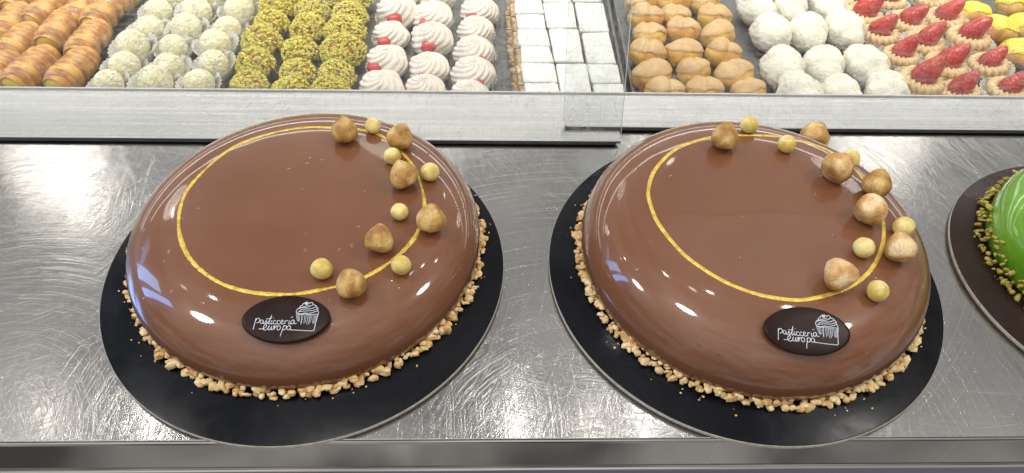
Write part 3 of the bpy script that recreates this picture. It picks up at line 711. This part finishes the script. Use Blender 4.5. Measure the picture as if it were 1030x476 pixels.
# 2 coconut pralines in cups
def make_praline(seed):
    t = proto('coconut_praline', 'praline'); R = .0152
    bm = bmesh.new(); bmesh.ops.create_icosphere(bm, subdivisions=5, radius=R)
    for v in bm.verts:
        q = v.co/R; v.co *= 1+.05*noise.noise(q*1.6+Vector((seed*9, 0, 0)))+.06*noise.noise(q*7+Vector((seed, 3, 0)))+.06*abs(noise.noise(q*16))
        v.co.z = v.co.z*.95+R*.98
    rnd = random.Random(seed)
    link('praline', bm, M_coco, t)
    bm = bmesh.new()     # shreds of coconut standing off the surface
    for i in range(170):
        d = Vector((rnd.gauss(0, 1), rnd.gauss(0, 1), rnd.gauss(.4, 1))).normalized(); c = d*R*1.0; c.z = c.z*.95+R*.98
        u = d.cross(Vector((rnd.random(), rnd.random(), rnd.random()))).normalized()*rnd.uniform(.0012, .0030); w = d.cross(u).normalized()*.00045
        vs = [bm.verts.new(c+u*a+w*b+d*(.0004*e)) for a, b, e in ((-1, -1, 0), (1, -1, 1), (1, 1, 1), (-1, 1, 0), (0, 0, 2.2))]
        bm.faces.new(vs[:4]); bm.faces.new((vs[0], vs[1], vs[4])); bm.faces.new((vs[1], vs[2], vs[4])); bm.faces.new((vs[2], vs[3], vs[4])); bm.faces.new((vs[3], vs[0], vs[4]))
    link('coconut_shreds', bm, M_white, t, smooth=False)
    link('paper_cup', cup_bm(.0145, .0238, .0150), M_cup, t)
    return t
SP = [(109, 81, 0, 0), (155, 83, 0, 1), (199, 80, 0, 2), (123, 63, 1, 0), (169, 65, 1, 1), (215, 61, 1, 2), (134, 44, 2, 0), (174, 45, 2, 1), (217, 43, 2, 2),
      (149, 26, 3, 0), (188, 26, 3, 1), (228, 25, 3, 2), (158, 8, 4, 0), (197, 9, 4, 1), (241, 8, 4, 2), (171, -8, 5, 0), (212, -7, 5, 1), (252, -8, 5, 2)]
place([make_praline(s) for s in (1, 2, 3)], SP, TZ+.018, 'coconut pralines in cups', grid_label('coconut covered praline in a clear pleated cup', ['left', 'middle', 'right']))

# 3 pistachio puffs
def make_pist(seed):
    t = proto('pistachio_puff', 'pastry'); R = .0200
    bm = bmesh.new(); bmesh.ops.create_icosphere(bm, subdivisions=4, radius=R)
    for v in bm.verts:
        q = v.co/R; v.co *= .88+.10*noise.noise(q*1.3+Vector((seed*9, 0, 0))); v.co.y *= .92; v.co.z = v.co.z*.78+R*.76
    link('bun', bm, M_bun, t)
    rnd = random.Random(seed); bm = bmesh.new()
    for i in range(900):
        d = Vector((rnd.gauss(0, 1), rnd.gauss(0, 1), rnd.gauss(0, 1))).normalized()
        d = (d+Vector((-.15, -.05, .0))).normalized()
        if d.z < -.12 + .3*noise.noise(d*2+Vector((seed, 0, 0))): continue
        c = d*R*(1+.10*noise.noise(d*1.3+Vector((seed*9, 0, 0))))*rnd.uniform(1.0, 1.07); c.y *= .92; c.z = c.z*.80+R*.76
        chip(bm, c, rnd.uniform(.0013, .0027), rnd)
    link('pistachio_topping', bm, M_pist, t, smooth=False)
    return t
SP = [(250, 82, 0, 0), (292, 89, 0, 1), (333, 89, 0, 2), (257, 62, 1, 0), (298, 70, 1, 1), (338, 73, 1, 2), (264, 41, 2, 0), (302, 49, 2, 1), (344, 51, 2, 2),
      (273, 22, 3, 0), (309, 28, 3, 1), (348, 31, 3, 2), (280, 5, 4, 0), (314, 10, 4, 1), (351, 12, 4, 2), (288, -12, 5, 0), (326, -8, 5, 1), (358, -6, 5, 2)]
place([make_pist(s) for s in (1, 2, 3)], SP, TZ+.020, 'pistachio coated puffs', grid_label('round bun coated in chopped green pistachio', ['left', 'middle', 'right']), rot=.8)

# 4 cream puffs with cherry
def rosette(bm, R, h, turns, lobes, z0, seed):
    """piped rosette: a fluted swirl, as a displaced dome"""
    n = 110; K = 34; rows = []
    for k in range(K+1):
        u = k/K; r = R*math.sin(u*PI*.62)/math.sin(PI*.62) if u > 0 else 0; z = z0 + h*math.cos(u*PI*.62)
        if k == 0: rows.append([bm.verts.new((0, 0, z0+h*1.06))]); continue
        row = []
        for i in range(n):
            a = 2*PI*i/n; w = abs(math.sin((a*lobes/2)+turns*u*PI+.4*math.sin(a+seed)))
            q = 1+(.10+.09*noise.noise(Vector((a, u*3, seed))))*(w**.9-.5)*smoothstep(0, .25, u)+.22*noise.noise(Vector((math.cos(a)*1.3, math.sin(a)*1.3, u*2+seed*3)))
            row.append(bm.verts.new((r*q*math.cos(a), r*q*math.sin(a), z0+(z-z0)*(1+.10*(w**.7-.5)))))
        rows.append(row)
    for A, B in zip(rows[:-1], rows[1:]):
        for i in range(n):
            j = (i+1) % n
            if len(A) == 1: bm.faces.new((A[0], B[i], B[j]))
            else: bm.faces.new((A[i], B[i], B[j], A[j]))
    bm.faces.new(rows[-1][::-1]); bmesh.ops.recalc_face_normals(bm, faces=bm.faces)
def make_tart(seed):
    t = proto('cream_puff', 'pastry')
    bm = bmesh.new(); lathe(bm, [(0, .001), (.016, .001), (.0195, .006), (.0195, .010), (.016, .0145), (0, .0155)], 40, fr=lambda k, a: 1+.04*math.sin(3*a+seed))
    link('bun', bm, M_bun, t)
    bm = bmesh.new(); rosette(bm, .0200, .0172, 4.4+.4*seed, 9, .0135, seed)
    link('cream_swirl', bm, M_cream, t)
    bm = bmesh.new(); bmesh.ops.create_icosphere(bm, subdivisions=3, radius=.0082)
    lump(bm, .0012, 160, seed)
    for v in bm.verts: v.co.z *= .8; v.co += Vector((-.003+.002*(seed-2), -.0172, .0170))
    link('cherry', bm, M_cherry, t)
    link('paper_cup', cup_bm(.016, .0222, .010), M_cup, t)
    return t
SP = [(382, 84, 0, 0), (428, 86, 0, 1), (472, 92, 0, 2), (388, 58, 1, 0), (432, 63, 1, 1), (476, 71, 1, 2), (391, 31, 2, 0), (434, 37, 2, 1), (477, 49, 2, 2), (398, 11, 3, 0), (436, 13, 3, 1), (479, 27, 3, 2), (403, -9, 4, 0), (440, -8, 4, 1), (481, 7, 4, 2)]
place([make_tart(s) for s in (1, 2, 3)], SP, TZ+.020, 'cream puffs with cherries', grid_label('white whipped cream swirl with a red cherry', ['left', 'middle', 'right']), rot=.35)

# 5 sugar dusted slices
def tx(t, y, xa, xb): return xa+(xb-xa)*(y/97)
def slice_box(corners, seed, lab):
    zt = TZ+.030
    P = [at(x, y, zt) for x, y in corners]     # tl, tr, br, bl
    c = sum(P, Vector())/4; rnd = random.Random(seed)
    P = [c+(p-c)*.945 + Vector((rnd.uniform(-.0011, .0011), rnd.uniform(-.0011, .0011), 0)) for p in P]
    t = empty('pastry_slice', (c.x, c.y, TZ), lab, 'cake slice', 'sugar dusted slices')
    first = 'left' in lab
    def slab(z0, z1, gro, sub=10, ext=0):
        bm = bmesh.new(); g = []
        for lvl in (z0, z1):
            ring = []
            for i in range(4):
                for k in range(sub):
                    p = P[i].lerp(P[(i+1) % 4], k/sub); d = (p-c); d.z = 0
                    if d.x < 0: d.x -= ext*(1+.5*noise.noise(p*300+Vector((0, 0, lvl*200))))
                    p = c + d*gro*(1+.035*noise.noise(p*190+Vector((0, 0, lvl*300)))); ring.append(bm.verts.new((p.x-c.x, p.y-c.y, lvl+.0004*noise.noise(p*200+Vector((0, 0, seed)))*(lvl == z1))))
            g.append(ring)
        n = len(g[0])
        for i in range(n): bm.faces.new((g[0][i], g[0][(i+1) % n], g[1][(i+1) % n], g[1][i]))
        bm.faces.new(g[0][::-1]); bm.faces.new(g[1]); bmesh.ops.recalc_face_normals(bm, faces=bm.faces); return bm
    link('pastry_layer', slab(.0005, .009, 1.0, 10, .009 if first else 0), M_flake, t, smooth=False)
    link('cream_filling', slab(.0091, .0165, .975), M_cream, t, smooth=False)
    link('pastry_layer', slab(.0166, .0262, 1.0, 10, .0045 if first else 0), M_flake, t, smooth=False)
    o = link('sugar_crust', slab(.0263, .0305, 1.004), M_sugar, t, smooth=True); bevel(o, .0022, 3)
XA = (517, 527); XB = (545, 565); XC = (576, 597); XD = (606, 630)
def col(Xl, Xr, ys, ci):
    nm = ['left', 'middle', 'right'][ci]; ys2 = list(reversed(ys))
    for i in range(len(ys2)-1):
        yb, yt = ys2[i], ys2[i+1]
        slice_box([(tx(0, yt, *Xl), yt), (tx(0, yt, *Xr), yt), (tx(0, yb, *Xr), yb), (tx(0, yb, *Xl), yb)], ci*10+i, f'flaky slice dusted white with icing sugar, {ORD[i]} from the lip in the {nm} file')
col(XA, XB, [-16, 0, 13.5, 29, 46, 63, 83, 104], 0)
col(XB, XC, [-18, 2, 28, 63, 97, 120], 1)
col(XC, XD, [-14, 2, 32, 64, 84, 108], 2)

# 6/9 iced choux
def make_choux(seed, icing, name, two=True, R=.0208):
    t = proto(name, 'pastry')
    def shape(q, off):
        k = 1+.12*noise.noise(q*1.3+Vector((seed*9, off, 0)))+.018*noise.noise(q*5+Vector((seed*5, 0, 0)))
        if two: k *= 1-.14*math.exp(-((q.x-.25*math.sin(seed*2))/.17)**2)*smoothstep(-.3, .4, q.z)*(.25+.75*(seed % 2))
        return k
    bm = bmesh.new(); bmesh.ops.create_icosphere(bm, subdivisions=4, radius=1)
    for v in bm.verts:
        q = v.co.copy(); v.co = q*shape(q, 0)*R; v.co.y *= .84; v.co.z = v.co.z*.74+R*.72
    link('bun', bm, M_bun, t)
    bm = bmesh.new(); bmesh.ops.create_icosphere(bm, subdivisions=5, radius=1)
    kill = [v for v in bm.verts if v.co.z + .55*v.co.y < .22+.35*noise.noise(v.co*1.6+Vector((seed*4, 0, 0)))]
    bmesh.ops.delete(bm, geom=kill, context='VERTS')
    for v in bm.verts:
        q = v.co.copy(); f = smoothstep(.2, .5, q.z+.55*q.y+.1)
        v.co = q*shape(q, 0)*R*(1.005+.055*f); v.co.y *= .84; v.co.z = v.co.z*.76+R*.72
    o = link('icing', bm, icing, t)
    return t
BP = [make_choux(s, M_caramel, 'iced_choux') for s in (1, 2, 3, 5)]
SP = [(669, 89, 0, 0), (711, 88, 0, 1), (755, 89, 0, 2), (656, 73, 1, 0), (699, 69, 1, 1), (740, 71, 1, 2), (653, 51, 2, 0), (689, 51, 2, 1), (728, 52, 2, 2), (654, 33, 3, 0), (687, 30, 3, 1), (722, 33, 3, 2),
      (650, 15, 4, 0), (681, 12, 4, 1), (720, 15, 4, 2), (646, -1, 5, 0), (677, -3, 5, 1), (710, 0, 5, 2)]
place(BP, SP, TZ+.019, 'beige iced choux buns', grid_label('choux bun with smooth beige icing', ['left', 'middle', 'right']), rot=.5)
YP = [make_choux(s, M_yellow, 'iced_choux') for s in (4, 7)]
place(YP, [(983, 8, 1, 0), (1020, 2, 2, 0), (1004, 27, 1, 0), (1032, 23, 1, 0), (1027, 49, 0, 0)], TZ+.021, 'yellow iced choux buns',
      lambda i, s: ['choux bun with lumpy bright yellow icing, leftmost and farthest back', 'choux bun with bright yellow icing at the top right corner', 'broad yellow iced choux bun between the lumpy one and the cut off one', 'yellow iced choux bun cut off by the right edge, behind the nearest', 'nearest yellow iced choux bun, beside a strawberry tart at the right edge'][i], rot=.5)

# 7 white dusted oval puffs
def make_white(seed):
    t = proto('cream_bun', 'pastry'); R = .0215
    def body(q, grow):
        rid = abs(math.sin(q.y*4.6+.5*math.sin(q.x*2+seed)+seed))
        k = grow*(1+.10*(rid-.5)*smoothstep(-.4, .2, q.z)+.11*noise.noise(q*1.5+Vector((seed*9, 0, 0)))+.035*noise.noise(q*6+Vector((seed, 0, 0))))
        c = q*k*R; c.y *= 1.34; c.x *= .97; c.z = c.z*.80+R*.77; return c
    bm = bmesh.new(); bmesh.ops.create_icosphere(bm, subdivisions=5, radius=1)
    for v in bm.verts: v.co = body(v.co.copy(), 1)
    link('whipped_cream_coat', bm, M_white, t)
    bm = bmesh.new(); rnd = random.Random(seed)
    for i in range(60):
        d = Vector((rnd.gauss(0, 1), rnd.gauss(0, 1), rnd.gauss(-.1, .5))).normalized(); chip(bm, body(d, 1.0), rnd.uniform(.0008, .0018), rnd)
    link('sugar_crumbs', bm, M_white, t, smooth=False)
    return t
SP = [(805, 94, 0, 0), (849, 90, 0, 1), (893, 90, 0, 2), (787, 66, 1, 0), (829, 63, 1, 1), (872, 64, 1, 2), (777, 32, 2, 0), (814, 32, 2, 1), (850, 29, 2, 2), (760, 8, 3, 0), (796, 5, 3, 1), (836, 3, 3, 2)]
place([make_white(s) for s in (1, 2, 3)], SP, TZ+.020, 'white sugared cream buns', grid_label('oval white bun with rough ridged cream', ['left', 'middle', 'right']), rot=.35)

# 8 strawberry tartlets
def make_straw(seed):
    t = proto('strawberry_tart', 'tart')
    bm = bmesh.new(); lathe(bm, [(0, .001), (.015, .001), (.020, .010), (.0200, .0115), (.0185, .0118), (0, .0116)], 48, fr=lambda k, a: 1+.03*math.cos(16*a))
    link('tart_shell', bm, M_bun, t)
    bm = bmesh.new(); n = 150; K = 16; rows = []
    for k in range(K):           # fluted ring of piped cream: a twisted rope
        a2 = 2*PI*k/K; row = []
        for i in range(n):
            a = 2*PI*i/n; w = .0054*(1+.26*math.cos(2*a2+a*17)); row.append(bm.verts.new(((.0155+w*math.cos(a2))*math.cos(a), (.0155+w*math.cos(a2))*math.sin(a), .0150+w*.9*math.sin(a2))))
        rows.append(row)
    for k in range(K):
        A, B = rows[k], rows[(k+1) % K]
        for i in range(n): bm.faces.new((A[i], A[(i+1) % n], B[(i+1) % n], B[i]))
    bmesh.ops.recalc_face_normals(bm, faces=bm.faces)
    link('piped_cream', bm, M_tartcream, t)
    bm = bmesh.new(); n = 40; pts = []
    lathe(bm, [(0, 0), (.0095, .0008), (.0128, .004), (.0135, .009), (.0120, .015), (.0092, .021), (.0058, .0265), (.0025, .030), (0, .031)], 40)
    for v in bm.verts:
        v.co *= 1+.05*noise.noise(v.co*110+Vector((seed, 0, 0))); v.co.y *= .66
        x, z = v.co.x, v.co.z; ang = .55+.1*seed
        v.co.x = 1.15*(x*math.cos(ang)+z*math.sin(ang)*.7); v.co.z = 1.22*(-x*math.sin(ang)*.45+z*math.cos(ang)*.95)+.0160; v.co.y = v.co.y*1.2-.002
        v.co.x -= .007
    link('strawberry', bm, M_straw, t)
    link('plastic_cup', cup_bm(.0185, .0262, .013, lobes=28), M_cup, t)
    return t
SP = [(924, 86, 0, 0), (966, 95, 0, 1), (1014, 92, 0, 2), (905, 59, 1, 0), (949, 69, 1, 1), (995, 67, 1, 2), (885, 36, 2, 0), (928, 46, 2, 1), (972, 43, 2, 2), (868, 19, 3, 0), (912, 24, 3, 1), (950, 22, 3, 2), (893, 3, 4, 0), (937, 1, 4, 1), (861, 1, 5, 0)]
place([make_straw(s) for s in (1, 2, 3)], SP, TZ+.012, 'strawberry tartlets', grid_label('tartlet with piped cream and an upright strawberry', ['left', 'middle', 'right']), rot=.25)

# ------------------------------------------------------------------ light
w = bpy.data.worlds.new('World'); S.world = w; w.use_nodes = True
nt = w.node_tree; bg = nt.nodes['Background']     # shop room surround; glow behind the photographer, mottling and glow ahead added as fill
tc = N(nt, 'ShaderNodeTexCoord'); dt = N(nt, 'ShaderNodeVectorMath', operation='DOT_PRODUCT'); L(nt, tc.outputs['Generated'], dt.inputs[0]); dt.inputs[1].default_value = (-.2, -.5, .84)
r = N(nt, 'ShaderNodeMapRange', interpolation_type='SMOOTHSTEP'); r.inputs['From Min'].default_value = .5; r.inputs['From Max'].default_value = .99; r.inputs['To Min'].default_value = 0; r.inputs['To Max'].default_value = .75
L(nt, dt.outputs['Value'], r.inputs['Value'])
ns = N(nt, 'ShaderNodeTexNoise', Scale=4.2, Detail=3.0, Distortion=.5); L(nt, tc.outputs['Generated'], ns.inputs[0])
nr = N(nt, 'ShaderNodeMapRange'); nr.inputs['From Min'].default_value = .36; nr.inputs['From Max'].default_value = .64; nr.inputs['To Min'].default_value = .10; nr.inputs['To Max'].default_value = .66; L(nt, ns.outputs['Fac'], nr.inputs['Value'])
sa = N(nt, 'ShaderNodeMath', operation='ADD'); L(nt, r.outputs[0], sa.inputs[0]); L(nt, nr.outputs[0], sa.inputs[1])
d2 = N(nt, 'ShaderNodeVectorMath', operation='DOT_PRODUCT'); L(nt, tc.outputs['Generated'], d2.inputs[0]); d2.inputs[1].default_value = (.1, .62, .78)
r2 = N(nt, 'ShaderNodeMapRange', interpolation_type='SMOOTHSTEP'); r2.inputs['From Min'].default_value = .6; r2.inputs['To Max'].default_value = .22; L(nt, d2.outputs['Value'], r2.inputs['Value'])
sb = N(nt, 'ShaderNodeMath', operation='ADD'); L(nt, sa.outputs[0], sb.inputs[0]); L(nt, r2.outputs[0], sb.inputs[1]); L(nt, sb.outputs[0], bg.inputs[1]); bg.inputs[0].default_value = (1, .975, .95, 1)
def area(name, loc, target, sx, sy, power, color, shape='RECTANGLE'):
    d = bpy.data.lights.new(name, 'AREA'); d.shape = shape; d.size = sx
    if shape in ('RECTANGLE', 'ELLIPSE'): d.size_y = sy
    d.energy = power; d.color = color
    o = bpy.data.objects.new(name, d); COL.objects.link(o); o.location = loc
    o.rotation_euler = (Vector(target)-Vector(loc)).to_track_quat('-Z', 'Y').to_euler(); return o
def mirror_at(px, py, dist, z=0):
    p = at(px, py, z); d = ray(px, py); return p + Vector((d.x, d.y, -d.z))*dist
area('case_strip', (.05, 1.03, .235), (.05, .62, -.02), 2.6, .018, 1.6, (1, .97, .90))
area('case_strip', (.05, 1.03, .125), (.05, .62, -.02), 2.6, .010, .7, (1, .97, .90))  # added strip standing in for the bright steel lip mirrored along the cake rims
area('ceiling_tube', (0, 3.0, 1.65), (0, .4, .05), 7.0, .05, 12, (1, .98, .94))
l = area('case_lamp', (.05, .80, .62), (.05, .77, 0), 2.0, .06, 1.65, (1, .94, .84)); l.data.spread = math.radians(56)
area('window', (-2.3, .62, 1.05), (-.1, .35, 0), .20, 1.25, 9, (.20, .44, 1.0))
area('window', (-2.25, .98, .95), (-.1, .35, 0), .30, 1.1, 9, (.28, .52, 1.0))
# ceiling spots
for (px, py, pw) in ((80, 200, .18), (640, 152, .14), (48, 414, .075), (596, 442, .12)):
    l = mirror_at(px, py, 1.9); area('ceiling_spot', l, at(px, py), .05, .075, pw, (1, .96, .88), 'ELLIPSE')
for C, px, py in ((C1, 215, 300), (C1, 397, 281), (C2, 715, 295), (C1, 439, 262)):
    p, d = C.reflect(px, py); l = p+d*1.8; area('shop_spot', l, p, .045, .045, .3, (1, .97, .92), 'DISK')
    print('spot', px, py, [round(c, 2) for c in l])

for C, px, py in ((C1, 203, 320), (C1, 426, 291), (C2, 690, 312)):      # the shop's larger downlights
    p, d = C.reflect(px, py); area('downlight', p+d*1.8, p, .26, .26, 7.5, (1, .95, .88), 'DISK')
S.view_settings.view_transform = 'Standard'; S.view_settings.look = 'None'; S.view_settings.exposure = 0; S.view_settings.gamma = 1
S.render.engine = 'CYCLES'
S.cycles.transparent_max_bounces = 24; S.cycles.max_bounces = 8
S.render.resolution_x = 1024; S.render.resolution_y = 473
bpy.context.view_layer.update()
